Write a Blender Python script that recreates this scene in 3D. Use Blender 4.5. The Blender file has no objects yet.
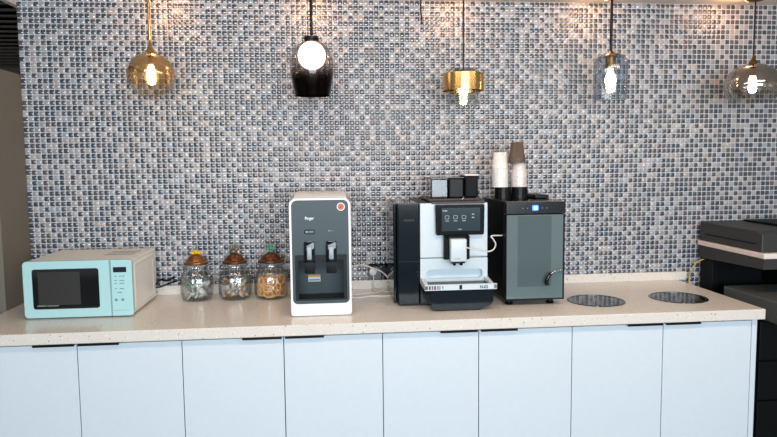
import bpy, bmesh, math, random
import numpy as np
from mathutils import Vector, Matrix
random.seed(7)
rng = np.random.default_rng(7)
S = bpy.context.scene
COL = S.collection
ZC = 0.90                                   # height of the worktop above the floor

# ------------------------------------------------------------------ camera
cd = bpy.data.cameras.new('camera')
cam = bpy.data.objects.new('camera', cd)
COL.objects.link(cam)
S.camera = cam
cd.sensor_width = 36.0
cd.lens = 655.2 / 777 * 36
cd.clip_end = 60
YAW, PIT, ROL = 0.0951, 0.0877, -0.0106
fw = Vector((math.sin(YAW)*math.cos(PIT), math.cos(YAW)*math.cos(PIT), -math.sin(PIT)))
r0 = Vector((math.cos(YAW), -math.sin(YAW), 0))
u0 = r0.cross(fw)
rt = math.cos(ROL)*r0 + math.sin(ROL)*u0
up = math.cos(ROL)*u0 - math.sin(ROL)*r0
M4 = Matrix((rt, up, -fw)).transposed().to_4x4()
M4.translation = Vector((0, -3.24, ZC + 0.6352))
cam.matrix_world = M4

# ------------------------------------------------------------------ world, lights, exposure
W = bpy.data.worlds.new('world')
S.world = W
W.use_nodes = True
W.node_tree.nodes['Background'].inputs[0].default_value = (0.86, 0.92, 1.0, 1)
W.node_tree.nodes['Background'].inputs[1].default_value = 0.6
S.view_settings.view_transform = 'Standard'
S.view_settings.look = 'None'
S.view_settings.gamma = 1
S.view_settings.use_curve_mapping = False
S.view_settings.exposure = 0.0


def area(name, loc, target, sx, sy, energy, color):
    d = bpy.data.lights.new(name, 'AREA')
    d.shape = 'RECTANGLE'
    d.size, d.size_y = sx, sy
    d.energy = energy
    d.color = color
    o = bpy.data.objects.new(name, d)
    COL.objects.link(o)
    o.location = loc
    o.rotation_euler = (Vector(target) - Vector(loc)).to_track_quat('-Z', 'Y').to_euler()
    return o


area('window_daylight', (0.5, -6.3, 1.66), (0.5, 0, 1.25), 4.0, 1.25, 235, (0.80, 0.91, 1.0))
area('worktop_fill_light', (0.6, -1.55, 2.29), (0.6, -1.1, 0.9), 3.4, 0.25, 34, (1.0, 0.77, 0.59))  # added warm fill under the ceiling to brighten the worktop, no lamp seen there
# (pendant lamps carry their own lights further down)


# ------------------------------------------------------------------ materials
def new_mat(name):
    m = bpy.data.materials.new(name)
    m.use_nodes = True
    nt = m.node_tree
    return m, nt, nt.nodes['Principled BSDF']


def lin(c):
    return tuple(((x/255)/12.92 if x/255 <= 0.04045 else ((x/255+0.055)/1.055)**2.4) for x in c) + (1,)


def mat(name, rgb, rough=0.5, metal=0.0, spec=0.5, coat=0.0, emit=None, es=0.0, noise=0.0, nscale=40, bump=0.0):
    m, nt, b = new_mat(name)
    c = lin(rgb)
    b.inputs['Base Color'].default_value = c
    b.inputs['Roughness'].default_value = rough
    b.inputs['Metallic'].default_value = metal
    b.inputs['Specular IOR Level'].default_value = spec
    b.inputs['Coat Weight'].default_value = coat
    b.inputs['Coat Roughness'].default_value = 0.05
    if emit:
        b.inputs['Emission Color'].default_value = lin(emit)
        b.inputs['Emission Strength'].default_value = es
    tc = nt.nodes.new('ShaderNodeTexCoord')
    n = nt.nodes.new('ShaderNodeTexNoise')
    n.inputs['Scale'].default_value = nscale
    n.inputs['Detail'].default_value = 3
    nt.links.new(tc.outputs['Object'], n.inputs['Vector'])
    amt = noise if noise else 0.03
    mr = nt.nodes.new('ShaderNodeMapRange')
    mr.inputs['To Min'].default_value = 1 - amt
    mr.inputs['To Max'].default_value = 1 + amt
    nt.links.new(n.outputs['Fac'], mr.inputs['Value'])
    mx = nt.nodes.new('ShaderNodeVectorMath')
    mx.operation = 'SCALE'
    mx.inputs[0].default_value = c[:3]
    nt.links.new(mr.outputs['Result'], mx.inputs['Scale'])
    nt.links.new(mx.outputs['Vector'], b.inputs['Base Color'])
    if bump:
        bp = nt.nodes.new('ShaderNodeBump')
        bp.inputs['Strength'].default_value = bump
        bp.inputs['Distance'].default_value = 0.002
        nt.links.new(n.outputs['Fac'], bp.inputs['Height'])
        nt.links.new(bp.outputs['Normal'], b.inputs['Normal'])
    return m


def thin_glass(name, tint=(0.93, 0.95, 0.96), refl=1.0, rough=0.02, ripple=0.0, rscale=60):
    """thin clear wall: transparent, with a fresnel reflection"""
    m = bpy.data.materials.new(name)
    m.use_nodes = True
    nt = m.node_tree
    nt.nodes.clear()
    out = nt.nodes.new('ShaderNodeOutputMaterial')
    tr = nt.nodes.new('ShaderNodeBsdfTransparent')
    tr.inputs[0].default_value = (*tint, 1)
    gl = nt.nodes.new('ShaderNodeBsdfGlossy')
    gl.inputs['Roughness'].default_value = rough
    lw = nt.nodes.new('ShaderNodeFresnel')
    lw.inputs['IOR'].default_value = 1.5
    ge = nt.nodes.new('ShaderNodeNewGeometry')
    io = nt.nodes.new('ShaderNodeMapRange')
    io.inputs['To Min'].default_value = 1.45
    io.inputs['To Max'].default_value = 1/1.45
    nt.links.new(ge.outputs['Backfacing'], io.inputs['Value'])
    nt.links.new(io.outputs[0], lw.inputs['IOR'])
    mul = nt.nodes.new('ShaderNodeMath')
    mul.operation = 'MULTIPLY'
    mul.inputs[1].default_value = refl
    mul.use_clamp = True
    mix = nt.nodes.new('ShaderNodeMixShader')
    nt.links.new(lw.outputs[0], mul.inputs[0])
    nt.links.new(mul.outputs[0], mix.inputs[0])
    nt.links.new(tr.outputs[0], mix.inputs[1])
    nt.links.new(gl.outputs[0], mix.inputs[2])
    nt.links.new(mix.outputs[0], out.inputs[0])
    if ripple:
        tc = nt.nodes.new('ShaderNodeTexCoord')
        n = nt.nodes.new('ShaderNodeTexNoise')
        n.inputs['Scale'].default_value = rscale
        nt.links.new(tc.outputs['Object'], n.inputs['Vector'])
        bp = nt.nodes.new('ShaderNodeBump')
        bp.inputs['Strength'].default_value = ripple
        bp.inputs['Distance'].default_value = 0.004
        nt.links.new(n.outputs['Fac'], bp.inputs['Height'])
        nt.links.new(bp.outputs[0], gl.inputs['Normal'])
        nt.links.new(bp.outputs[0], lw.inputs['Normal'])
    return m


def coated_glass(name, z_lo, z_hi, metal_rgb, max_cover=0.9, flip=False, tint=(0.93, 0.94, 0.95), rough=0.05, min_cover=0.0):
    """glass with a mirror coating that fades along the lamp's own height"""
    m = thin_glass(name, tint, 1.2, 0.03, 0.02, 35)
    nt = m.node_tree
    out = [n for n in nt.nodes if n.type == 'OUTPUT_MATERIAL'][0]
    base = out.inputs[0].links[0].from_socket
    tc = nt.nodes.new('ShaderNodeTexCoord')
    sp = nt.nodes.new('ShaderNodeSeparateXYZ')
    nt.links.new(tc.outputs['Object'], sp.inputs[0])
    mr = nt.nodes.new('ShaderNodeMapRange')
    mr.interpolation_type = 'SMOOTHSTEP'
    mr.inputs['From Min'].default_value = z_lo
    mr.inputs['From Max'].default_value = z_hi
    mr.inputs['To Min'].default_value = max_cover if flip else min_cover
    mr.inputs['To Max'].default_value = min_cover if flip else max_cover
    nt.links.new(sp.outputs['Z'], mr.inputs['Value'])
    me = nt.nodes.new('ShaderNodeBsdfPrincipled')
    me.inputs['Base Color'].default_value = lin(metal_rgb)
    me.inputs['Metallic'].default_value = 1
    me.inputs['Roughness'].default_value = rough
    mx = nt.nodes.new('ShaderNodeMixShader')
    nt.links.new(mr.outputs[0], mx.inputs[0])
    nt.links.new(base, mx.inputs[1])
    nt.links.new(me.outputs[0], mx.inputs[2])
    nt.links.new(mx.outputs[0], out.inputs[0])
    return m


def stone_mat(name):
    m, nt, b = new_mat(name)
    b.inputs['Roughness'].default_value = 0.24
    b.inputs['Specular IOR Level'].default_value = 0.6
    tc = nt.nodes.new('ShaderNodeTexCoord')
    base = lin((230, 224, 216))
    prev = None
    rgb = nt.nodes.new('ShaderNodeRGB')
    rgb.outputs[0].default_value = base
    prev = rgb.outputs[0]
    for scale, thr, col, off in ((75, 0.24, (244, 240, 232), 0), (55, 0.14, (150, 136, 124), 3.1), (26, 0.08, (74, 68, 66), 7.7), (95, 0.2, (206, 186, 166), 5.2)):
        mp = nt.nodes.new('ShaderNodeMapping')
        mp.inputs['Location'].default_value = (off, off*1.3, off*0.7)
        v = nt.nodes.new('ShaderNodeTexVoronoi')
        v.inputs['Scale'].default_value = scale
        nt.links.new(tc.outputs['Object'], mp.inputs[0])
        nt.links.new(mp.outputs[0], v.inputs['Vector'])
        lt = nt.nodes.new('ShaderNodeMath')
        lt.operation = 'LESS_THAN'
        lt.inputs[1].default_value = thr
        nt.links.new(v.outputs['Distance'], lt.inputs[0])
        # only some cells carry a chip
        sx = nt.nodes.new('ShaderNodeSeparateColor')
        nt.links.new(v.outputs['Color'], sx.inputs[0])
        g = nt.nodes.new('ShaderNodeMath')
        g.operation = 'GREATER_THAN'
        g.inputs[1].default_value = 0.62
        nt.links.new(sx.outputs[0], g.inputs[0])
        mu = nt.nodes.new('ShaderNodeMath')
        mu.operation = 'MULTIPLY'
        nt.links.new(lt.outputs[0], mu.inputs[0])
        nt.links.new(g.outputs[0], mu.inputs[1])
        mx = nt.nodes.new('ShaderNodeMix')
        mx.data_type = 'RGBA'
        mx.inputs['B'].default_value = lin(col)
        nt.links.new(mu.outputs[0], mx.inputs['Factor'])
        nt.links.new(prev, mx.inputs['A'])
        prev = mx.outputs['Result']
    nt.links.new(prev, b.inputs['Base Color'])
    return m


def tile_mat(name):
    m, nt, b = new_mat(name)
    at = nt.nodes.new('ShaderNodeAttribute')
    at.attribute_name = 'tile_colour'
    nt.links.new(at.outputs['Color'], b.inputs['Base Color'])
    b.inputs['Roughness'].default_value = 0.08
    b.inputs['Specular IOR Level'].default_value = 0.8
    b.inputs['Coat Weight'].default_value = 0.25
    b.inputs['Coat Roughness'].default_value = 0.08
    return m


MT = {
    'stone': stone_mat('quartz_stone'),
    'tile': tile_mat('glazed_mosaic'),
    'grout': mat('grout', (206, 206, 210), 0.8),
    'white_door': mat('white_lacquer', (220, 231, 240), 0.22, spec=0.4),
    'carcass': mat('white_board', (214, 220, 226), 0.5),
    'gap': mat('dark_rubber', (40, 42, 46), 0.7),
    'black': mat('black_plastic', (13, 16, 19), 0.4, spec=0.25),
    'black_gloss': mat('black_gloss', (7, 11, 14), 0.06, spec=0.4),
    'black_side': mat('dark_blue_black_panel', (8, 20, 27), 0.10, spec=0.3),
    'mint': mat('mint_enamel', (176, 220, 224), 0.3),
    'mic_case': mat('pale_grey_enamel', (236, 237, 232), 0.4),
    'dark_glass': mat('dark_oven_glass', (14, 16, 18), 0.06, spec=0.5),
    'mic_mesh': mat('oven_mesh', (44, 44, 42), 0.35),
    'lcd': mat('dark_display', (18, 24, 36), 0.1),
    'mint_print': mat('teal_print', (96, 150, 162), 0.5),
    'grey_print': mat('grey_print', (150, 156, 156), 0.5),
    'white': mat('white_plastic', (236, 238, 240), 0.3),
    'disp_front': mat('slate_grey_panel', (66, 80, 85), 0.35, spec=0.25),
    'disp_cavity': mat('cavity_plastic', (70, 82, 86), 0.4, spec=0.25),
    'lever_grey': mat('satin_lever', (142, 150, 154), 0.45, metal=0.4),
    'steel': mat('brushed_steel', (190, 196, 200), 0.25, metal=1.0),
    'mirror': mat('polished_steel', (120, 122, 124), 0.12, metal=1.0),
    'chrome': mat('chrome', (220, 224, 228), 0.08, metal=1.0),
    'copper': mat('copper_ring', (196, 128, 104), 0.45, spec=0.2),
    'red_print': mat('red_badge', (176, 62, 60), 0.4),
    'label_orange': mat('label_orange', (206, 150, 70), 0.5),
    'label_white': mat('label_white', (226, 228, 220), 0.5),
    'label_blue': mat('label_blue', (96, 130, 160), 0.5),
    'machine_white': mat('silver_white_panel', (206, 220, 228), 0.3, spec=0.4),
    'screen_glow': mat('screen_menu', (36, 50, 56), 0.1, spec=0.3, emit=(96, 118, 124), es=0.10),
    'icon': mat('screen_icons', (150, 166, 172), 0.4, emit=(235, 240, 245), es=0.15),
    'blue_led': mat('blue_display', (60, 120, 255), 0.3, emit=(40, 110, 255), es=3.0),
    'blue_led2': mat('blue_display_digits', (200, 225, 255), 0.3, emit=(170, 210, 255), es=4.0),
    'cool_glass': mat('smoked_door_glass', (96, 114, 117), 0.07, spec=0.5),
    'cool_inner': mat('smoked_door_glass_inner', (80, 96, 99), 0.07, spec=0.5),
    'cool_top': mat('cooler_dark_grey_top', (20, 22, 24), 0.12),
    'cool_panel': mat('cooler_control_panel', (26, 31, 35), 0.2, spec=0.3),
    'paper_cup': mat('paper_cup_white', (248, 247, 246), 0.6),
    'cup_print': mat('paper_cup_band', (232, 226, 222), 0.6),
    'brown_cup': mat('brown_cup', (96, 82, 74), 0.5),
    'film': thin_glass('plastic_film', (0.99, 0.985, 0.98), 1.8, 0.2, 0.6, 60),
    'glass': thin_glass('clear_glass', (0.955, 0.97, 0.975), 1.5, 0.02, 0.3, 70),
    'jar_glass': thin_glass('pressed_jar_glass', (0.95, 0.965, 0.97), 2.4, 0.06, 0.4, 90),
    'smoke_glass': thin_glass('smoked_hopper_glass', (0.2, 0.23, 0.25), 1.5, 0.03),
    'beans': mat('coffee_beans', (44, 30, 22), 0.45, noise=0.4, nscale=300, bump=0.8),
    'bronze': mat('bronze_lid', (150, 104, 66), 0.32, metal=0.75, noise=0.15, nscale=60),
    'dark_bronze': mat('dark_bronze_lid', (116, 72, 46), 0.3, metal=0.75, noise=0.2, nscale=80),
    'yellow': mat('yellow_enamel', (232, 190, 30), 0.4),
    'antique': mat('antique_grey_metal', (118, 112, 100), 0.4, metal=0.5, noise=0.2),
    'patina': mat('green_patina', (84, 138, 122), 0.5, noise=0.15),
    'brass': mat('brass', (226, 186, 122), 0.22, metal=1.0),
    'brass_dark': mat('aged_brass', (128, 100, 66), 0.4, metal=1.0),
    'trim_brown': mat('dark_brown_trim', (58, 46, 42), 0.35, spec=0.3),
    'taupe': mat('taupe_board', (116, 112, 101), 0.6, noise=0.05, nscale=5),
    'ceiling_white': mat('white_ceiling_paint', (226, 224, 220), 0.6),
    'ceiling_black': mat('black_ceiling', (5, 5, 5), 0.95, spec=0.0),
    'baffle': mat('dark_baffle', (104, 94, 88), 0.6),
    'floor': mat('grey_floor', (128, 126, 122), 0.4, noise=0.05, nscale=4),
    'paint': mat('warm_wall_paint', (206, 198, 182), 0.8),
    'printer': mat('printer_charcoal', (48, 48, 48), 0.5, bump=0.1, nscale=400),
    'printer_dark': mat('printer_black', (11, 14, 17), 0.5, spec=0.15),
    'printer_tray': mat('printer_tray_grey', (84, 88, 88), 0.5),
    'printer_white': mat('printer_white_band', (232, 220, 214), 0.45),
    'yellow_cable': mat('yellow_cable', (206, 176, 60), 0.5),
    'cable_white': mat('cable_white', (226, 224, 220), 0.45),
    'hose': mat('milk_hose', (214, 218, 216), 0.3),
    'candy_white': mat('sachet_white', (226, 224, 214), 0.5),
    'candy_green': mat('sachet_green', (110, 150, 128), 0.5),
    'candy_grey': mat('sachet_grey', (150, 156, 158), 0.4),
    'candy_cream': mat('nougat_cream', (216, 196, 172), 0.5),
    'candy_brown': mat('sweet_brown', (120, 82, 52), 0.5),
    'candy_gold': mat('sweet_gold', (200, 150, 70), 0.4),
    'orange_rind': mat('dried_orange_rind', (190, 104, 38), 0.6),
    'orange_flesh': mat('dried_orange_flesh', (240, 186, 112), 0.6, noise=0.2, nscale=160),
    'bulb': mat('bulb_glow', (255, 240, 215), 0.3, emit=(255, 226, 186), es=26),
    'opal': mat('opal_globe_glow', (255, 246, 238), 0.3, emit=(255, 240, 226), es=3.2),
}


def patch_mat():
    m, nt, b = new_mat('cream_wall_with_brown_patches')
    tc = nt.nodes.new('ShaderNodeTexCoord')
    v = nt.nodes.new('ShaderNodeTexVoronoi')
    v.inputs['Scale'].default_value = 4.0
    nt.links.new(tc.outputs['Object'], v.inputs['Vector'])
    lt = nt.nodes.new('ShaderNodeMath')
    lt.operation = 'LESS_THAN'
    lt.inputs[1].default_value = 0.33
    nt.links.new(v.outputs['Distance'], lt.inputs[0])
    mx = nt.nodes.new('ShaderNodeMix')
    mx.data_type = 'RGBA'
    mx.inputs['A'].default_value = lin((216, 208, 186))
    mx.inputs['B'].default_value = lin((148, 116, 78))
    nt.links.new(lt.outputs[0], mx.inputs['Factor'])
    nt.links.new(mx.outputs['Result'], b.inputs['Base Color'])
    b.inputs['Roughness'].default_value = 0.7
    return m


MT['patch'] = patch_mat()
MT['pend_gold'] = coated_glass('gold_coated_globe', -0.06, 0.05, (240, 208, 156), 0.5, tint=(0.94, 0.92, 0.88), rough=0.16)
MT['pend_smoke'] = coated_glass('smoke_gradient_shade', -0.095, -0.015, (30, 22, 20), 0.93, flip=True, tint=(0.90, 0.88, 0.88), rough=0.15)
MT['pend_grey'] = coated_glass('grey_coated_bowl', -0.10, 0.0, (205, 194, 184), 0.5, tint=(0.90, 0.90, 0.89))
MT['pend_clear'] = thin_glass('rippled_clear_glass', (0.84, 0.88, 0.92), 1.6, 0.08, 0.12, 30)
MT['pend_clear2'] = thin_glass('clear_glass_insert', (0.90, 0.92, 0.93), 1.5, 0.08, 0.10, 30)


ZSCALE = 1.0


# ------------------------------------------------------------------ mesh helpers
def obj(name, bm, material, parent=None, smooth=False, label=None, origin=None):
    """link a bmesh built in world coordinates as ONE mesh object, relative to its parent (or origin)"""
    o0 = Vector(origin) if origin is not None else Vector((0, 0, 0))
    base = o0
    if parent is not None:
        q = parent
        base = Vector(q['_w'])
    bmesh.ops.recalc_face_normals(bm, faces=bm.faces)
    if ZSCALE != 1.0:
        for v in bm.verts:
            v.co.z = ZC + (v.co.z-ZC)*ZSCALE
    me = bpy.data.meshes.new(name)
    bmesh.ops.translate(bm, verts=bm.verts, vec=-base)
    bm.to_mesh(me)
    bm.free()
    if smooth:
        me.shade_smooth()
        try:
            me.set_sharp_from_angle(angle=math.radians(40))
        except Exception:
            pass
    me.materials.append(MT[material] if isinstance(material, str) else material)
    o = bpy.data.objects.new(name, me)
    COL.objects.link(o)
    o['_w'] = tuple(base)
    if parent is not None:
        o.parent = parent
    else:
        o.location = base
    if label:
        o['label'] = label
    return o


def thing(name, label, cat, loc, group=None):
    o = bpy.data.objects.new(name, None)
    o.empty_display_size = 0.05
    COL.objects.link(o)
    o.location = loc
    o['_w'] = tuple(loc)
    o['label'] = label
    o['category'] = cat
    if group:
        o['group'] = group
    return o


def tag(o, label, cat, group=None):
    o['label'] = label
    o['category'] = cat
    if group:
        o['group'] = group
    return o


def struct(name, bm, m, smooth=False, origin=(0, 0, 0), parent=None):
    o = obj(name, bm, m, parent, smooth, origin=origin)
    o['kind'] = 'structure'
    return o


def BM():
    return bmesh.new()


def box(bm, x0, x1, y0, y1, z0, z1, bevel=0.0, seg=2):
    """z is measured from the worktop"""
    r = bmesh.ops.create_cube(bm, size=1)
    vs = r['verts']
    for v in vs:
        v.co = Vector(((x0+x1)/2 + v.co.x*(x1-x0), (y0+y1)/2 + v.co.y*(y1-y0), ZC + (z0+z1)/2 + v.co.z*(z1-z0)))
    if bevel:
        es = list({e for v in vs for e in v.link_edges})
        bmesh.ops.bevel(bm, geom=es, offset=bevel, segments=seg, affect='EDGES', profile=0.5)
    return bm


def lathe(bm, prof, cx, cy, seg=40, squash=None, rib=None):
    """prof: list of (r, z) from the worktop"""
    rings = []
    for r, z in prof:
        ring = []
        for k in range(seg):
            a = 2*math.pi*k/seg
            rr = r
            if rib and rib[0] <= z <= rib[1]:
                rr = r*(1 + rib[2]*math.cos(a*rib[3]))
            if squash:
                n = squash
                c, s = abs(math.cos(a)), abs(math.sin(a))
                rr = rr / (c**n + s**n)**(1/n)
            ring.append(bm.verts.new((cx + rr*math.cos(a), cy + rr*math.sin(a), ZC + z)))
        rings.append(ring)
    for i in range(len(rings)-1):
        for k in range(seg):
            bm.faces.new((rings[i][k], rings[i][(k+1) % seg], rings[i+1][(k+1) % seg], rings[i+1][k]))
    if prof[0][0] > 1e-4 and rib != 'open':
        pass
    return rings


def cap(bm, ring):
    bm.faces.new(ring)


def solid_lathe(bm, prof, cx, cy, seg=40, **k):
    rings = lathe(bm, prof, cx, cy, seg, **k)
    cap(bm, rings[0])
    cap(bm, rings[-1])
    return bm


def shell(bm, prof, cx, cy, t=0.003, seg=40, **k):
    """thin walled open vessel: outer profile plus inner wall"""
    inner = [(max(r - t, 0.0005), z) for r, z in reversed(prof)]
    rings = lathe(bm, prof + inner, cx, cy, seg, **k)
    return bm


def smooth_pts(pts, n=6):
    P = [Vector(p) for p in pts]
    P = [P[0]*2 - P[1]] + P + [P[-1]*2 - P[-2]]
    out = []
    for i in range(1, len(P)-2):
        for k in range(n):
            t = k/n
            a, b, c, d = P[i-1], P[i], P[i+1], P[i+2]
            out.append(0.5*((2*b) + (c-a)*t + (2*a-5*b+4*c-d)*t*t + (3*b-a-3*c+d)*t**3))
    out.append(P[-2])
    return out


def tube(bm, pts, r, seg=8, smooth=0, ends=True):
    P = [Vector((p[0], p[1], p[2] + ZC)) for p in (smooth_pts(pts, smooth) if smooth else pts)]
    rings = []
    nrm = None
    for i, p in enumerate(P):
        t = (P[min(i+1, len(P)-1)] - P[max(i-1, 0)]).normalized()
        if nrm is None:
            a = Vector((0, 0, 1)) if abs(t.z) < 0.9 else Vector((1, 0, 0))
            nrm = t.cross(a).normalized()
        nrm = (nrm - t*nrm.dot(t)).normalized()
        b = t.cross(nrm)
        rr = r[i] if isinstance(r, (list, tuple)) else r
        rings.append([bm.verts.new(p + rr*(math.cos(2*math.pi*k/seg)*nrm + math.sin(2*math.pi*k/seg)*b)) for k in range(seg)])
    for i in range(len(rings)-1):
        for k in range(seg):
            bm.faces.new((rings[i][k], rings[i][(k+1) % seg], rings[i+1][(k+1) % seg], rings[i+1][k]))
    if ends:
        cap(bm, rings[0])
        cap(bm, rings[-1])
    return bm


def rrect(x0, x1, z0, z1, r, n=6):
    rs = r if isinstance(r, (list, tuple)) else (r, r, r, r)      # bl, br, tr, tl
    out = []
    for (cx, cz, a0, rr) in ((x0+rs[0], z0+rs[0], 180, rs[0]), (x1-rs[1], z0+rs[1], 270, rs[1]), (x1-rs[2], z1-rs[2], 0, rs[2]), (x0+rs[3], z1-rs[3], 90, rs[3])):
        if rr <= 1e-6:
            out.append((cx, cz))
            continue
        for k in range(n+1):
            a = math.radians(a0 + 90*k/n)
            out.append((cx + rr*math.cos(a), cz + rr*math.sin(a)))
    return out


def prism(bm, outline, y0, y1, bevel=0.0, axis='y'):
    """outline in x,z (from the worktop) pushed from y0 (front) to y1"""
    def P(a, b, c):
        if axis == 'y':
            return (a, c, ZC+b)
        if axis == 'x':
            return (c, a, ZC+b)
        return (a, b, ZC+c)
    f = [bm.verts.new(P(x, z, y0)) for x, z in outline]
    g = [bm.verts.new(P(x, z, y1)) for x, z in outline]
    a = bm.faces.new(f)
    bm.faces.new(list(reversed(g)))
    n = len(f)
    for i in range(n):
        bm.faces.new((f[i], g[i], g[(i+1) % n], f[(i+1) % n]))
    if bevel:
        bmesh.ops.bevel(bm, geom=list(a.edges), offset=bevel, segments=2, affect='EDGES', profile=0.5)
    return bm


def frame(bm, outer, inner, y0, y1):
    """ring between two outlines with the same number of points"""
    n = len(outer)
    V = {}
    for nm, o in (('o', outer), ('i', inner)):
        for y in (y0, y1):
            V[nm, y] = [bm.verts.new((x, y, ZC+z)) for x, z in o]
    for i in range(n):
        j = (i+1) % n
        bm.faces.new((V['o', y0][i], V['o', y0][j], V['i', y0][j], V['i', y0][i]))
        bm.faces.new((V['o', y1][i], V['i', y1][i], V['i', y1][j], V['o', y1][j]))
        bm.faces.new((V['o', y0][i], V['o', y1][i], V['o', y1][j], V['o', y0][j]))
        bm.faces.new((V['i', y0][i], V['i', y0][j], V['i', y1][j], V['i', y1][i]))
    return bm


def text_bm(s, x, y, z, size, depth=0.0006, sx=1.0, bold=0.0):
    """lettering standing in a plane facing -y, left edge x, baseline z"""
    c = bpy.data.curves.new('t', 'FONT')
    c.body = s
    c.size = size
    c.extrude = depth
    c.offset = bold
    o = bpy.data.objects.new('t', c)
    COL.objects.link(o)
    dg = bpy.context.evaluated_depsgraph_get()
    me = bpy.data.meshes.new_from_object(o.evaluated_get(dg))
    bm = BM()
    bm.from_mesh(me)
    bpy.data.objects.remove(o)
    bpy.data.curves.remove(c)
    bpy.data.meshes.remove(me)
    for v in bm.verts:
        v.co = Vector((x + v.co.x*sx, y - v.co.z, ZC + z + v.co.y))
    return bm


# ------------------------------------------------------------------ the room
XL, XR = -1.40, 3.4
CEIL = 1.41
# tiled wall: slab plus pillowed glazed mosaic tiles in one mesh
T = 0.025


def build_tile_wall():
    x_ph = 1.5975 % T
    xs = np.arange(XL + ((x_ph - XL) % T) - T, XR - T/2, T)
    zs = CEIL - T*np.arange(1, int((CEIL+0.15)/T)+1)
    N = 5
    u = np.linspace(-1, 1, N)
    # a little more resolution near the rim
    u = np.array([-1, -0.62, 0, 0.62, 1])
    a = T*0.5*0.84
    H = 0.0036
    uu, vv = np.meshgrid(u, u, indexing='ij')
    lx = uu*a*(1 - 0.035*vv**2)
    lz = vv*a*(1 - 0.035*uu**2)
    ly = -0.0012 - H*(1-0.5*(uu**2 + vv**2) - 0.0*uu**2*vv**2)
    nx, nz = len(xs), len(zs)
    cx = np.repeat(xs + T/2, nz)
    cz = np.tile(zs + T/2, nx)
    nt_ = len(cx)
    # the hand-set tiles sit at slightly different tilts
    tx = rng.normal(0, 0.006, nt_)
    tz = rng.normal(0, 0.006, nt_)
    V = np.empty((nt_, N*N, 3))
    V[:, :, 0] = cx[:, None] + lx.ravel()[None]
    V[:, :, 2] = ZC + cz[:, None] + lz.ravel()[None]
    V[:, :, 1] = ly.ravel()[None] + tx[:, None]*lx.ravel()[None] + tz[:, None]*lz.ravel()[None]
    q = []
    for i in range(N-1):
        for j in range(N-1):
            q.append((i*N+j, (i+1)*N+j, (i+1)*N+j+1, i*N+j+1))
    q = np.array(q)
    F = (np.arange(nt_)[:, None, None]*N*N + q[None]).reshape(-1, 4)
    # slab
    sv = np.array([(x, y, z) for x in (XL, XR) for y in (0.0, 0.12) for z in (0.0, ZC+CEIL)], float)
    sf = np.array([(0, 1, 3, 2), (4, 6, 7, 5), (0, 4, 5, 1), (2, 3, 7, 6), (1, 5, 7, 3), (0, 2, 6, 4)])
    nv = nt_*N*N
    VV = np.vstack([V.reshape(-1, 3), sv])
    FF = np.vstack([F, sf + nv])
    me = bpy.data.meshes.new('wall_back')
    me.vertices.add(len(VV))
    me.vertices.foreach_set('co', VV.ravel().astype(np.float32))
    me.loops.add(FF.size)
    me.loops.foreach_set('vertex_index', FF.ravel().astype(np.int32))
    me.polygons.add(len(FF))
    me.polygons.foreach_set('loop_start', np.arange(0, FF.size, 4, dtype=np.int32))
    me.polygons.foreach_set('loop_total', np.full(len(FF), 4, dtype=np.int32))
    mi = np.zeros(len(FF), np.int32)
    mi[-6:] = 1
    me.materials.append(MT['tile'])
    me.materials.append(MT['grout'])
    me.polygons.foreach_set('material_index', mi)
    sm = np.ones(len(FF), bool)
    sm[-6:] = False
    me.polygons.foreach_set('use_smooth', sm)
    me.update(calc_edges=True)
    # colour: about two thirds slate blue-grey, the rest off-white; kept per tile
    lightg = np.zeros((nx, nz), bool)
    for i in range(nx):
        for j in range(nz):
            nb = (1 if i and lightg[i-1, j] else 0) + (1 if j and lightg[i, j-1] else 0)
            lightg[i, j] = rng.random() < (0.44, 0.25, 0.08)[nb]
    dark = ~lightg.ravel()
    cols = np.ones((nt_, 4))
    pal_d = np.array([lin(c)[:3] for c in ((66, 74, 84), (80, 86, 94), (92, 92, 98), (66, 78, 92), (94, 90, 92))])
    pal_l = np.array([lin(c)[:3] for c in ((160, 160, 165), (170, 168, 170), (152, 157, 166), (172, 166, 164))])
    cols[:, :3] = np.where(dark[:, None], pal_d[rng.integers(0, len(pal_d), nt_)], pal_l[rng.integers(0, len(pal_l), nt_)])
    cols[:, :3] *= rng.uniform(0.85, 1.15, (nt_, 1))
    fc = np.vstack([np.repeat(cols, (N-1)**2, axis=0), np.ones((6, 4))*0.6])
    at = me.attributes.new('tile_colour', 'FLOAT_COLOR', 'FACE')
    at.data.foreach_set('color', fc.ravel().astype(np.float32))
    o = bpy.data.objects.new('wall_back', me)
    COL.objects.link(o)
    o['kind'] = 'structure'
    return o


build_tile_wall()

b = BM(); box(b, -4.2, 4.6, -7.0, 5.0, -ZC-0.08, -ZC)
struct('floor', b, 'floor')
b = BM(); box(b, XL, XR, -3.2, 0.12, CEIL, CEIL+0.10)
struct('ceiling', b, 'ceiling_white')
b = BM(); box(b, -1.428, -1.40, -3.2, 0.12, 1.366, CEIL+0.10)
struct('trim_1', b, 'ceiling_white')
b = BM(); box(b, -4.2, 4.6, -7.0, 5.0, 2.02, 2.10)
struct('ceiling', b, 'ceiling_black')
b = BM(); box(b, 4.6, 4.7, -7.0, 5.0, -ZC, 2.10)
struct('wall_right', b, 'paint')
b = BM(); box(b, -4.3, -4.2, -7.0, 5.0, -ZC, 2.10)
struct('wall_left', b, 'patch')
b = BM(); box(b, -4.2, 4.6, 5.0, 5.1, -ZC, 2.10)
struct('wall_far', b, 'taupe')
# black baffles of the open ceiling beyond the end of the tiled wall
b = BM()
k = 0
yy = -2.0
while yy < 4.6:
    box(b, -4.15, -1.45, yy, yy+0.035, 1.735, 1.75)
    yy += 0.2
struct('trim_2', b, 'baffle')
# taupe end panel closing the counter on the left
b = BM(); box(b, -1.46, -1.40, -0.275, 0.12, -ZC, 1.052, 0.002)
struct('wall_partition', b, 'taupe')

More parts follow.
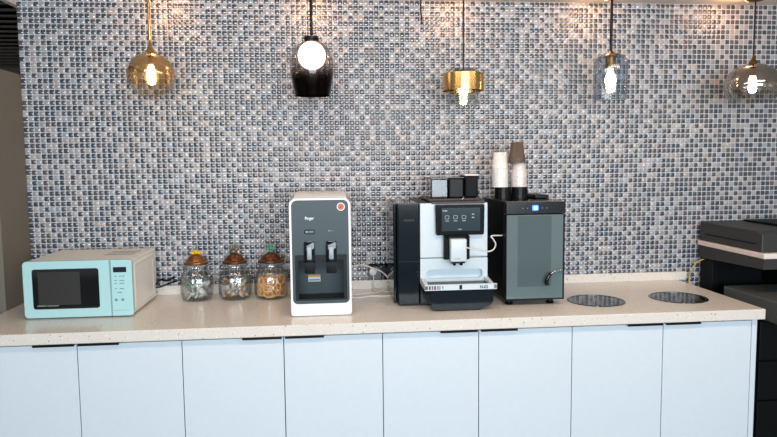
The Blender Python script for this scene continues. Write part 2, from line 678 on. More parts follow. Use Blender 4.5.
# ------------------------------------------------------------------ worktop and upstand
DY = -0.703
b = BM(); box(b, -1.398, 1.826, DY, -0.002, -0.044, 0.0, 0.003)
wt = obj('worktop', b, 'stone', origin=(0.2, DY, ZC-0.044))
tag(wt, 'long beige speckled stone worktop running over the white cabinets', 'worktop')
b = BM(); box(b, -1.398, 1.868, -0.022, -0.0045, 0.0, 0.044, 0.002)
us = obj('upstand', b, 'stone', wt)

# ------------------------------------------------------------------ cabinets: four two-door units
DW = 0.391
X0 = -0.958 - DW
cab_labels = [
    'white two-door base cabinet under the mint microwave, leftmost unit',
    'white two-door base cabinet under the glass jars, second unit from the left',
    'white two-door base cabinet below the coffee machine, third unit from the left',
    'white two-door base cabinet at the right end, below the two steel discs',
]
for i in range(4):
    xa = X0 + 2*DW*i
    xb = xa + 2*DW
    t = thing('base_cabinet', cab_labels[i], 'cabinet', ((xa+xb)/2, -0.36, 0.0), 'white cabinets in a row under the worktop')
    b = BM()
    z0, z1 = -ZC+0.08, -0.046
    box(b, xa+0.001, xa+0.019, -0.66, -0.02, z0, z1)
    box(b, xb-0.019, xb-0.001, -0.66, -0.02, z0, z1)
    box(b, xa+0.019, xb-0.019, -0.66, -0.02, z0, z0+0.018)
    box(b, xa+0.019, xb-0.019, -0.04, -0.02, z0+0.018, z1)
    box(b, xa+0.019, xb-0.019, -0.66, -0.02, z1-0.018, z1)
    obj('carcass', b, 'carcass', t)
    b = BM(); box(b, xa+0.001, xb-0.001, -0.61, -0.58, -ZC+0.001, -ZC+0.079)
    obj('plinth', b, 'gap', t)
    for s in (0, 1):
        da = xa + s*DW + 0.0016
        db = xa + (s+1)*DW - 0.0016
        b = BM(); box(b, da, db, -0.684, -0.664, -ZC+0.085, -0.0515, 0.0012)
        d = obj('door', b, 'white_door', t)
        b = BM()
        ha, hb = (db-0.157, db-0.005) if s == 0 else (da+0.005, da+0.157)
        box(b, ha, hb, -0.697, -0.6845, -0.0512, -0.0462, 0.0008)
        box(b, ha, hb, -0.697, -0.6935, -0.0555, -0.0512, 0.0006)
        obj('handle', b, 'black', d, label='slim black edge pull on top of the door')
b = BM(); box(b, X0+8*DW+0.001, X0+8*DW+0.024, -0.684, -0.02, -ZC+0.001, -0.046, 0.001)
tag(obj('end_panel', b, 'white_door', origin=(1.79, -0.35, 0)), 'narrow white end panel closing the right side of the cabinets', 'panel')
b = BM(); box(b, -1.398, X0-0.001, -0.682, -0.664, -ZC+0.001, -0.046, 0.001)
tag(obj('filler_strip', b, 'white_door', origin=(-1.375, -0.67, 0)), 'narrow white filler strip left of the leftmost cabinet door', 'panel')

# ------------------------------------------------------------------ round steel covers let into the worktop
def disc(cx, cy, r, label):
    t = thing('waste_cover', label, 'cover', (cx, cy, ZC), 'round steel discs let into the worktop')
    b = BM()
    prof = [(r-0.012, 0.0006), (r-0.012, 0.0022), (r-0.008, 0.0034), (r-0.003, 0.0030), (r, 0.0006)]
    rings = lathe(b, prof + [(r-0.012, 0.0006)], cx, cy, 64)
    obj('rim', b, 'mirror', t, True)
    b = BM()
    solid_lathe(b, [(r-0.0125, 0.0006), (r-0.0125, 0.0016), (r-0.03, 0.0019), (0.004, 0.0022)], cx, cy, 64)
    obj('lid', b, 'mirror', t, True)


disc(1.198, -0.444, 0.127, 'round mirror-polished steel cover next to the black cooler')
disc(1.590, -0.435, 0.127, 'round mirror-polished steel cover nearest the right end of the worktop')

# ------------------------------------------------------------------ microwave
def microwave():
    xa, xb, ya, yb, z0, z1 = -1.238, -0.806, -0.465, -0.075, 0.006, 0.240
    t = thing('microwave', 'mint green microwave with a dark glass door at the left end of the worktop', 'microwave', ((xa+xb)/2, (ya+yb)/2, ZC))
    b = BM(); box(b, xa+0.004, xb-0.003, ya+0.02, yb, z0+0.002, z1-0.002, 0.006)
    body = obj('casing', b, 'mic_case', t)
    # embossed side rectangle
    b = BM()
    o1 = rrect(ya+0.045, yb-0.045, z0+0.022, z1-0.022, 0.02)
    o2 = rrect(ya+0.055, yb-0.055, z0+0.032, z1-0.032, 0.015)
    n = len(o1)
    X = xb-0.003
    A = [b.verts.new((X+0.0, y, ZC+z)) for y, z in rrect(ya+0.040, yb-0.040, z0+0.017, z1-0.017, 0.022)]
    B = [b.verts.new((X+0.003, y, ZC+z)) for y, z in o1]
    C2 = [b.verts.new((X+0.003, y, ZC+z)) for y, z in o2]
    D = [b.verts.new((X+0.0005, y, ZC+z)) for y, z in rrect(ya+0.060, yb-0.060, z0+0.037, z1-0.037, 0.012)]
    for P, Q in ((A, B), (B, C2), (C2, D)):
        for i in range(n):
            b.faces.new((P[i], P[(i+1) % n], Q[(i+1) % n], Q[i]))
    obj('embossed_side', b, 'mic_case', t, True)
    # vents on the top
    for i in range(3):
        b = BM()
        for j in range(14):
            box(b, xb-0.16+j*0.009, xb-0.155+j*0.009, -0.30+i*0.05, -0.27+i*0.05, z1-0.0021, z1-0.0012)
        obj('vent_grille', b, 'grey_print', t)
    # door with rounded corners (left) and control panel (right)
    xs = -0.893
    b = BM(); prism(b, rrect(xa, xs-0.001, z0, z1, (0.012, 0.001, 0.001, 0.014)), ya, ya+0.022, 0.0025)
    door = obj('door', b, 'mint', t)
    wx0, wx1, wz0, wz1 = xa+0.036, xs-0.046, z0+0.036, z1-0.032
    b = BM(); prism(b, rrect(wx0, wx1, wz0, wz1, 0.010), ya-0.0012, ya+0.001, 0.0006)
    gl = obj('window', b, 'dark_glass', door)
    b = BM(); box(b, wx0+0.022, wx1-0.075, ya-0.0016, ya-0.0011, wz0+0.016, wz1-0.012)
    obj('mesh_screen', b, 'mic_mesh', gl)
    # the unreadable small print at the lower left of the glass
    b = BM()
    x = wx0+0.016
    for k in range(7):
        box(b, x, x+0.0035, ya-0.0022, ya-0.0016, wz0+0.012, wz0+0.0165)
        x += 0.0048
    x += 0.003
    for k in range(11):
        box(b, x, x+0.0032, ya-0.0022, ya-0.0016, wz0+0.012, wz0+0.0155)
        x += 0.0044
    obj('lettering', b, 'grey_print', gl)
    b = BM(); prism(b, rrect(xs+0.001, xb, z0, z1, (0.001, 0.010, 0.012, 0.001)), ya, ya+0.022, 0.0025)
    pan = obj('control_panel', b, 'mint', t)
    b = BM(); box(b, xs+0.012, xb-0.022, ya-0.0012, ya+0.001, z1-0.052, z1-0.030, 0.0008)
    obj('display', b, 'lcd', pan)
    b = BM()
    for (zz, xxs) in ((z1-0.070, (0.016, 0.034, 0.047)), (z1-0.088, (0.016, 0.036, 0.046)), (z1-0.100, (0.016, 0.036, 0.046)), (z1-0.122, (0.016, 0.036, 0.044)), (z1-0.138, (0.026, 0.034))):
        for dx in xxs:
            box(b, xs+dx, xs+dx+0.009, ya-0.0007, ya+0.001, zz, zz+0.0035)
    obj('button_print', b, 'mint_print', pan)
    for dx in (0.020, 0.046):
        b = BM()
        solid = [(0.0058, 0.0), (0.0058, 0.0018), (0.004, 0.0022)]
        rr = []
        for r, h in solid:
            rr.append([b.verts.new((xs+dx + r*math.cos(2*math.pi*k/16), ya-h, ZC+z1-0.167 + r*math.sin(2*math.pi*k/16))) for k in range(16)])
        for P, Q in ((rr[0], rr[1]), (rr[1], rr[2])):
            for k in range(16):
                b.faces.new((P[k], P[(k+1) % 16], Q[(k+1) % 16], Q[k]))
        cap(b, rr[2])
        obj('button', b, 'mint_print', pan, label='round teal push button')
    b = BM(); box(b, xs+0.010, xb-0.016, ya-0.0006, ya+0.001, z0+0.022, z0+0.0232)
    obj('panel_line', b, 'mint_print', pan)
    for fx in (xa+0.04, xb-0.04):
        for fy in (ya+0.05, yb-0.05):
            b = BM(); solid_lathe(b, [(0.012, 0.0003), (0.014, 0.0075)], fx, fy, 16)
            obj('foot', b, 'black', t, True)

    return t


MICRO = microwave()
# power plug lead behind the microwave
b = BM()
tube(b, [(-0.812, -0.085, 0.06), (-0.79, -0.075, 0.085), (-0.765, -0.05, 0.075), (-0.735, -0.028, 0.088)], 0.005, 8, 5)
tube(b, [(-0.812, -0.085, 0.05), (-0.785, -0.08, 0.052), (-0.755, -0.055, 0.062), (-0.722, -0.022, 0.068)], 0.004, 8, 5)
tag(obj('black_cable', b, 'black', None, True, origin=(-0.77, -0.06, ZC)), 'black cable behind the right side of the microwave', 'cable')


# ------------------------------------------------------------------ glass jars
def citrus(cx, cy, cz, r, rot, name='citrus_slice'):
    bm = BM()
    n = 20
    for (r0, r1, th) in ((r*0.80, r, 0.0045),):
        pr = [(r0, -th/2), (r1, -th/2), (r1, th/2), (r0, th/2), (r0, -th/2)]
        lathe(bm, pr, 0, 0, n)
    for v in bm.verts:
        v.co.z -= ZC
    return bm


def lay(o, loc, rot):
    o.location = loc
    o.rotation_euler = rot


def jar(cx, cy, r, label, lid_mat, knob, contents):
    global ZSCALE
    ZSCALE = 1.075
    t = thing('glass_jar', label, 'jar', (cx, cy, ZC), 'glass jars with ornate metal lids')
    b = BM()
    prof = [(0.001, 0.002), (r*0.86, 0.002), (r*0.98, 0.010), (r*1.02, 0.03), (r*1.02, 0.075), (r*0.99, 0.098), (r*0.90, 0.118), (r*0.76, 0.130), (r*0.70, 0.136), (r*0.70, 0.148), (r*0.92, 0.151), (r*0.92, 0.156), (r*0.74, 0.160)]
    shell(b, prof, cx, cy, 0.004, 72, squash=2.5, rib=(0.02, 0.110, 0.018, 18))
    obj('jar_body', b, 'jar_glass', t, True)
    # raised bead row at the shoulder
    b = BM()
    for k in range(26):
        a = 2*math.pi*k/26
        c, s = abs(math.cos(a)), abs(math.sin(a))
        rr = r*0.97/(c**2.5+s**2.5)**0.4
        m = Matrix.Translation((cx+rr*math.cos(a), cy+rr*math.sin(a), ZC+0.106)) @ Matrix.Diagonal((0.004, 0.004, 0.010, 1))
        bmesh.ops.create_icosphere(b, subdivisions=2, radius=1, matrix=m)
    obj('bead_band', b, 'jar_glass', t, True)
    # lid
    b = BM()
    k = r/0.072
    solid_lathe(b, [(0.002, 0.156), (0.050*k, 0.156), (0.058*k, 0.161), (0.056*k, 0.166), (0.044*k, 0.170), (0.038*k, 0.182), (0.027*k, 0.192), (0.016*k, 0.197), (0.008, 0.200), (0.001, 0.201)], cx, cy, 40)
    lid = obj('lid', b, lid_mat, t, True)
    # figure on the lid
    b = BM()
    if knob == 'flower':
        for i in range(9):
            a = 2*math.pi*i/9
            m = Matrix.Translation((cx+0.016*math.cos(a), cy+0.014*math.sin(a), ZC+0.204)) @ Matrix.Rotation(a, 4, 'Z') @ Matrix.Diagonal((0.011, 0.005, 0.006, 1))
            bmesh.ops.create_icosphere(b, subdivisions=2, radius=1, matrix=m)
        m = Matrix.Translation((cx, cy, ZC+0.209)) @ Matrix.Diagonal((0.010, 0.010, 0.009, 1))
        bmesh.ops.create_icosphere(b, subdivisions=2, radius=1, matrix=m)
        kb = obj('lid_flower', b, 'yellow', lid, True, label='yellow flower knob')
        b = BM()
        tube(b, [(cx, cy, 0.214), (cx+0.003, cy, 0.225), (cx+0.006, cy, 0.240)], [0.005, 0.004, 0.0015], 8)
        obj('stem', b, 'antique', t, True)
    elif knob == 'bird':
        for dx, dz, a, bb, c in ((-0.004, 0.206, 0.016, 0.011, 0.010), (0.010, 0.216, 0.012, 0.009, 0.010), (-0.014, 0.222, 0.009, 0.004, 0.013), (0.004, 0.232, 0.006, 0.006, 0.007), (0.017, 0.226, 0.006, 0.004, 0.011), (-0.004, 0.222, 0.010, 0.008, 0.008)):
            m = Matrix.Translation((cx+dx, cy, ZC+dz)) @ Matrix.Diagonal((a, bb, c, 1))
            bmesh.ops.create_icosphere(b, subdivisions=2, radius=1, matrix=m)
        obj('lid_figure', b, 'antique', lid, True, label='small grey figure knob with raised wings')
    else:
        for dx, dz, a, bb, c in ((0.0, 0.204, 0.012, 0.010, 0.008), (-0.014, 0.214, 0.012, 0.006, 0.008), (0.014, 0.215, 0.013, 0.006, 0.009), (0.0, 0.218, 0.010, 0.008, 0.013), (-0.006, 0.230, 0.006, 0.004, 0.009), (0.008, 0.232, 0.006, 0.004, 0.008)):
            m = Matrix.Translation((cx+dx, cy, ZC+dz)) @ Matrix.Diagonal((a, bb, c, 1))
            bmesh.ops.create_icosphere(b, subdivisions=2, radius=1, matrix=m)
        obj('lid_figure', b, 'patina', lid, True, label='green leafy knob')
    # ornament ring on the lid
    b = BM()
    for i in range(18):
        a = 2*math.pi*i/18
        m = Matrix.Translation((cx+0.043*k*math.cos(a), cy+0.043*k*math.sin(a), ZC+0.171)) @ Matrix.Diagonal((0.004, 0.004, 0.004, 1))
        bmesh.ops.create_icosphere(b, subdivisions=1, radius=1, matrix=m)
    obj('lid_beading', b, lid_mat, lid, True)
    ZSCALE = 1.0
    return t


jar(-0.606, -0.150, 0.071, 'square glass jar with a yellow flower knob, nearest the microwave', 'bronze', 'flower', 'sachets')
jar(-0.430, -0.150, 0.073, 'glass jar of mixed sweets with a grey figure on its lid, in the middle', 'dark_bronze', 'bird', 'sweets')
jar(-0.262, -0.150, 0.077, 'glass jar of dried orange slices beside the white water dispenser', 'dark_bronze', 'leaf', 'citrus')


def scatter(cx, cy, r, z0, z1, n, minr=0.0):
    """points that fill a squarish round jar, in loose layers"""
    out = []
    tries = 0
    while len(out) < n and tries < 20000:
        tries += 1
        a = random.uniform(0, 2*math.pi)
        rr = r*math.sqrt(random.random())
        p = Vector((cx+rr*math.cos(a), cy+rr*math.sin(a), ZC+random.uniform(z0, z1)))
        if all((p-q).length > 0.0135 for q in out):
            out.append(p)
    return out


def piece_proto(kind, m):
    bm = BM()
    if kind == 'sachet':
        vs = bmesh.ops.create_cube(bm, size=1)['verts']
        for v in vs:
            v.co = Vector((v.co.x*0.034, v.co.y*0.022, v.co.z*0.006))
        bmesh.ops.bevel(bm, geom=list(bm.edges), offset=0.0022, segments=2, affect='EDGES')
    else:
        vs = bmesh.ops.create_cube(bm, size=1)['verts']
        for v in vs:
            v.co = Vector((v.co.x*0.030, v.co.y*0.018, v.co.z*0.014))
        bmesh.ops.bevel(bm, geom=list(bm.edges), offset=0.005, segments=2, affect='EDGES')
    me = bpy.data.meshes.new(kind)
    bm.to_mesh(me)
    bm.free()
    me.shade_smooth()
    me.materials.append(MT[m])
    return me


P_s = [piece_proto('sachet', m) for m in ('candy_white', 'candy_green', 'candy_grey', 'candy_white')]
for i, p in enumerate(scatter(-0.606, -0.150, 0.054, 0.016, 0.082, 48)):
    o = bpy.data.objects.new('sachet', P_s[i % 4])
    COL.objects.link(o)
    lay(o, p, (random.uniform(-1.2, 1.2), random.uniform(-0.8, 0.8), random.uniform(0, 6.28)))
    tag(o, 'small %s sachet inside the jar with the yellow flower knob' % ('white', 'green', 'grey', 'white')[i % 4], 'sachet', 'sachets in the first glass jar')
P_c = [piece_proto('sweet', m) for m in ('candy_cream', 'candy_white', 'candy_brown', 'candy_cream', 'candy_gold', 'candy_white', 'candy_grey')]
for i, p in enumerate(scatter(-0.430, -0.150, 0.056, 0.018, 0.088, 50)):
    o = bpy.data.objects.new('wrapped_sweet', P_c[i % 7])
    COL.objects.link(o)
    lay(o, p, (random.uniform(-1, 1), random.uniform(-0.8, 0.8), random.uniform(0, 6.28)))
    tag(o, '%s sweet inside the middle glass jar with the grey figure' % ('cream', 'white', 'brown', 'cream', 'golden', 'white', 'grey')[i % 7], 'sweet', 'sweets in the middle glass jar')
# orange slices: rind ring with a flesh disc
bm = BM()
lathe(bm, [(0.0185, -0.0016), (0.0245, -0.0016), (0.0245, 0.0016), (0.0185, 0.0016), (0.0185, -0.0016)], 0, 0, 20)
for v in bm.verts:
    v.co.z -= ZC
rind_me = bpy.data.meshes.new('rind'); bm.to_mesh(rind_me); bm.free(); rind_me.materials.append(MT['orange_flesh'])
bm = BM()
for k in range(8):
    a0 = 2*math.pi*k/8 + 0.08
    a1 = 2*math.pi*(k+1)/8 - 0.08
    pts = [(0.003*math.cos((a0+a1)/2), 0.003*math.sin((a0+a1)/2))] + [(0.0180*math.cos(a0+(a1-a0)*j/4), 0.0180*math.sin(a0+(a1-a0)*j/4)) for j in range(5)]
    lo = [bm.verts.new((x, y, -0.0012)) for x, y in pts]
    hi = [bm.verts.new((x, y, 0.0012)) for x, y in pts]
    bm.faces.new(hi); bm.faces.new(list(reversed(lo)))
    for j in range(6):
        bm.faces.new((lo[j], lo[(j+1) % 6], hi[(j+1) % 6], hi[j]))
flesh_me = bpy.data.meshes.new('flesh'); bm.to_mesh(flesh_me); bm.free(); flesh_me.materials.append(MT['orange_rind'])
pts_c = scatter(-0.262, -0.150, 0.036, 0.032, 0.088, 24)
# the ring of slices that leans against the glass in front
for i in range(8):
    a = math.radians(-155 + i*18)
    for zz in (0.036, 0.061, 0.086):
        pts_c.append(Vector((-0.262+0.059*math.cos(a)+random.uniform(-.004, .004), -0.150+0.059*math.sin(a), ZC+zz+random.uniform(-0.006, 0.006))))
for i, p in enumerate(pts_c):
    rind = bpy.data.objects.new('dried_orange_slice', None)
    COL.objects.link(rind)
    if i < 24:
        rot = (random.uniform(0.4, 1.8), random.uniform(-0.6, 0.6), random.uniform(-0.9, 0.9))
    else:
        rot = (random.uniform(1.15, 1.9), random.uniform(-0.3, 0.3), math.atan2(p.y+0.150, p.x+0.262)+math.pi/2 + random.uniform(-.3, .3))
    lay(rind, p, rot)
    tag(rind, ('dried orange slice leaning on the glass of the jar beside the dispenser' if i >= 24 else 'dried orange slice deep inside the jar beside the dispenser'), 'dried fruit', 'dried orange slices in the third jar')
    for nm, me in (('rind', rind_me), ('flesh', flesh_me)):
        c = bpy.data.objects.new(nm, me)
        COL.objects.link(c)
        c.parent = rind


# ------------------------------------------------------------------ water dispenser
def dispenser():
    xa, xb, ya, yb = -0.150, 0.099, -0.565, -0.12
    z1 = 0.487
    t = thing('water_dispenser', 'tall white and slate grey countertop water dispenser with two taps', 'water dispenser', ((xa+xb)/2, (ya+yb)/2, ZC))
    cx0, cx1, cz0, cz1 = xa+0.020, xb-0.018, 0.066, 0.255
    # white casing: rounded rectangle frame deep to the back
    b = BM()
    outer = rrect(xa, xb, 0.003, z1, (0.012, 0.012, 0.030, 0.030), 8)
    inner = rrect(xa+0.0085, xb-0.0085, 0.052, z1-0.0075, (0.020, 0.020, 0.024, 0.024), 8)
    frame(b, outer, inner, ya, ya+0.03)
    # casing behind, slightly crowned top
    outer2 = rrect(xa+0.002, xb-0.002, 0.004, z1-0.001, (0.012, 0.012, 0.030, 0.030), 8)
    prism(b, rrect(xa+0.001, xb-0.001, 0.004, z1-0.001, (0.012, 0.012, 0.030, 0.030), 8), ya+0.17, yb)
    prism(b, rrect(xa+0.001, xa+0.010, 0.004, z1-0.03, 0.0005, 1), ya+0.03, ya+0.17)
    prism(b, rrect(xb-0.010, xb-0.001, 0.004, z1-0.03, 0.0005, 1), ya+0.03, ya+0.17)
    prism(b, rrect(xa+0.02, xb-0.02, z1-0.02, z1-0.001, 0.0005, 1), ya+0.03, ya+0.17)
    prism(b, rrect(xa+0.001, xb-0.001, 0.004, 0.050, (0.012, 0.012, 0.0005, 0.0005), 8), ya+0.03, ya+0.17)
    obj('casing', b, 'white', t, True)
    # crowned lid at the back
    b = BM()
    prism(b, [(ya+0.031, z1-0.004), (yb-0.001, z1-0.004), (yb-0.001, z1+0.006), (yb-0.03, z1+0.012), (ya+0.16, z1+0.012), (ya+0.04, z1+0.0005)], xa+0.016, xb-0.016, 0.004, axis='x')
    obj('top_cover', b, 'white', t, True)
    # grey front: upper panel with the cavity cut-out below
    b = BM()
    gx0, gx1, gz0, gz1 = xa+0.0085, xb-0.0085, 0.052, z1-0.0075
    y0, y1 = ya+0.003, ya+0.03
    outl = rrect(gx0, gx1, gz0, gz1, (0.020, 0.020, 0.024, 0.024), 8)
    inn = rrect(cx0, cx1, cz0, cz1, (0.008, 0.008, 0.004, 0.004), 8)
    frame(b, outl, inn, y0, y1)
    fp = obj('front_panel', b, 'disp_front', t, True)
    # cavity: dark side walls, ceiling, back and drip floor
    b = BM()
    yc = ya+0.15
    box(b, cx0-0.004, cx0, ya+0.02, yc, cz0, cz1)
    box(b, cx1, cx1+0.004, ya+0.02, yc, cz0, cz1)
    box(b, cx0, cx1, ya+0.02, yc, cz1, cz1+0.004)
    obj('cavity_wall', b, 'black', t)
    b = BM(); box(b, cx0, cx1, yc, yc+0.006, cz0-0.010, cz1)
    obj('cavity_back', b, 'disp_cavity', t)
    b = BM(); box(b, cx0, cx1, ya+0.004, yc, cz0-0.012, cz0-0.002)
    tr = obj('drip_tray', b, 'black', t)
    b = BM()
    for k in range(9):
        box(b, cx0+0.012, cx1-0.012, ya+0.016+k*0.013, ya+0.022+k*0.013, cz0-0.002, cz0+0.0008)
    obj('grille', b, 'black_gloss', tr)
    b = BM()
    frame(b, rrect(cx0, cx1, cz0, cz1, 0.004, 3), rrect(cx0+0.013, cx1-0.013, cz0+0.006, cz1-0.022, 0.004, 3), ya+0.0015, ya+0.02)
    obj('cavity_surround', b, 'black', t)
    # two taps
    for tx in (xa+0.079, xa+0.168):
        b = BM(); prism(b, rrect(tx-0.022, tx+0.022, 0.225, 0.312, 0.009), ya-0.010, ya+0.004, 0.003)
        tp = obj('tap', b, 'black_gloss', t, True)
        b = BM(); prism(b, rrect(tx-0.009, tx+0.009, 0.238, 0.290, 0.003), ya-0.020, ya-0.009, 0.002)
        obj('lever', b, 'lever_grey', tp, True, label='brushed steel lever')
        b = BM(); prism(b, rrect(tx-0.0215, tx+0.0215, 0.178, 0.224, (0.006, 0.006, 0.001, 0.001)), ya-0.004, ya+0.05, 0.002)
        obj('spout_shroud', b, 'black', tp, True)
    # badge upper right
    bx, bz = xb-0.039, z1-0.036
    b = BM()
    lathe(b, [(0.0135, 0), (0.0165, 0), (0.0165, 0.003), (0.0135, 0.003), (0.0135, 0)], 0, 0, 32)
    for v in b.verts:
        z = v.co.z-ZC
        v.co = Vector((bx+v.co.x, ya+0.003-z, ZC+bz+v.co.y))
    bd = obj('button_ring', b, 'white', fp, True)
    b = BM()
    solid_lathe(b, [(0.0133, 0), (0.0133, 0.002), (0.009, 0.0022), (0.008, 0.0012)], 0, 0, 32)
    for v in b.verts:
        z = v.co.z-ZC
        v.co = Vector((bx+v.co.x, ya+0.0025-z, ZC+bz+v.co.y))
    obj('power_button', b, 'copper', fp, True, label='copper coloured round button')
    b = BM()
    solid_lathe(b, [(0.0045, 0), (0.0045, 0.0026), (0.003, 0.0028)], 0, 0, 20)
    for v in b.verts:
        z = v.co.z-ZC
        v.co = Vector((bx+v.co.x, ya+0.002-z, ZC+bz+v.co.y))
    obj('button_symbol', b, 'red_print', fp, True)
    # wordmark and pictograms
    b = text_bm('Pinger', xa+0.063, ya+0.0026, 0.400, 0.0170, sx=0.86, bold=0.0003)
    obj('lettering', b, 'white', fp)
    b = BM(); frame(b, rrect(xa+0.060, xa+0.102, 0.341, 0.359, 0.006), rrect(xa+0.0625, xa+0.0995, 0.3435, 0.3565, 0.004), ya+0.0012, ya+0.004)
    obj('switch_surround', b, 'black_gloss', fp)
    b = BM()
    prism(b, rrect(xa+0.066, xa+0.074, 0.346, 0.354, 0.0038), ya+0.0022, ya+0.004)
    box(b, xa+0.079, xa+0.096, ya+0.0024, ya+0.004, 0.3485, 0.3515)
    obj('switch_symbol', b, 'lever_grey', fp)
    b = BM()
    prism(b, rrect(xa+0.158, xa+0.165, 0.350, 0.3555, 0.0026), ya+0.0022, ya+0.004)
    box(b, xa+0.168, xa+0.172, ya+0.0024, ya+0.004, 0.3515, 0.3535)
    box(b, xa+0.175, xa+0.179, ya+0.0024, ya+0.004, 0.3515, 0.3535)
    obj('tap_symbol', b, 'grey_print', fp)
    # energy label inside the cavity
    lx0, lx1, lz0 = xa+0.068, xa+0.120, 0.118
    b = BM(); box(b, lx0, lx1, yc-0.001, yc, lz0, lz0+0.030)
    lab = obj('sticker', b, 'label_white', t, label='small white, orange and blue sticker')
    b = BM(); box(b, lx0, lx1, yc-0.0014, yc-0.001, lz0+0.020, lz0+0.030)
    obj('sticker_band', b, 'label_orange', lab)
    b = BM(); box(b, lx0+0.003, lx1-0.003, yc-0.0014, yc-0.001, lz0+0.004, lz0+0.010)
    obj('sticker_print', b, 'label_blue', lab)
    b = BM()
    box(b, xa+0.03, xb-0.03, ya+0.02, yb-0.02, 0.0003, 0.0035)
    obj('foot', b, 'black', t)

    return t


DISP = dispenser()

# ------------------------------------------------------------------ socket, plug, cables
t = thing('wall_socket', 'black double wall socket plate between dispenser and coffee machine', 'socket', (0.26, 0, ZC+0.047))
b = BM(); prism(b, rrect(0.206, 0.320, 0.0455, 0.126, 0.004), -0.0125, -0.0045, 0.0015)
sp = obj('plate', b, 'black_gloss', t)
b = BM(); prism(b, rrect(0.268, 0.308, 0.066, 0.106, 0.003), -0.0150, -0.0120, 0.001)
obj('socket_insert', b, 'black', t)
t = thing('power_plug', 'white plug with its flex in the black wall socket', 'plug', (0.226, -0.02, ZC+0.085))
b = BM(); prism(b, rrect(0.209, 0.243, 0.070, 0.108, 0.014), -0.040, -0.0135, 0.004)
obj('plug_body', b, 'cable_white', t, True)
b = BM(); tube(b, [(0.226, -0.030, 0.072), (0.228, -0.034, 0.050), (0.222, -0.045, 0.022), (0.232, -0.07, 0.005), (0.26, -0.10, 0.0045), (0.30, -0.13, 0.0045)], 0.0036, 8, 6)
obj('flex', b, 'cable_white', t, True)
b = BM(); tube(b, [(0.085, -0.15, 0.145), (0.124, -0.1085, 0.132), (0.168, -0.095, 0.134), (0.216, -0.09, 0.118), (0.270, -0.085, 0.092), (0.298, -0.085, 0.055), (0.282, -0.095, 0.020), (0.250, -0.12, 0.0045), (0.19, -0.155, 0.0045), (0.12, -0.17, 0.0045), (0.07, -0.16, 0.0045)], 0.0034, 8, 7)
# (second coil, lying on the worktop)
tag(obj('white_cable', b, 'cable_white', None, True, origin=(0.19, -0.12, ZC)), 'white cable arching in front of the black wall socket', 'cable')
b = BM(); tube(b, [(0.105, -0.235, 0.0045), (0.15, -0.245, 0.0045), (0.20, -0.215, 0.0045), (0.26, -0.225, 0.0045), (0.32, -0.215, 0.0045)], 0.0034, 8, 7)
tag(obj('water_tube', b, 'cable_white', None, True, origin=(0.2, -0.22, ZC)), 'white tube lying on the worktop between dispenser and coffee machine', 'tube')
b = BM(); tube(b, [(0.300, -0.016, 0.088), (0.302, -0.045, 0.070), (0.312, -0.045, 0.045), (0.335, -0.03, 0.025)], 0.0042, 8, 6)
cord_bm = b


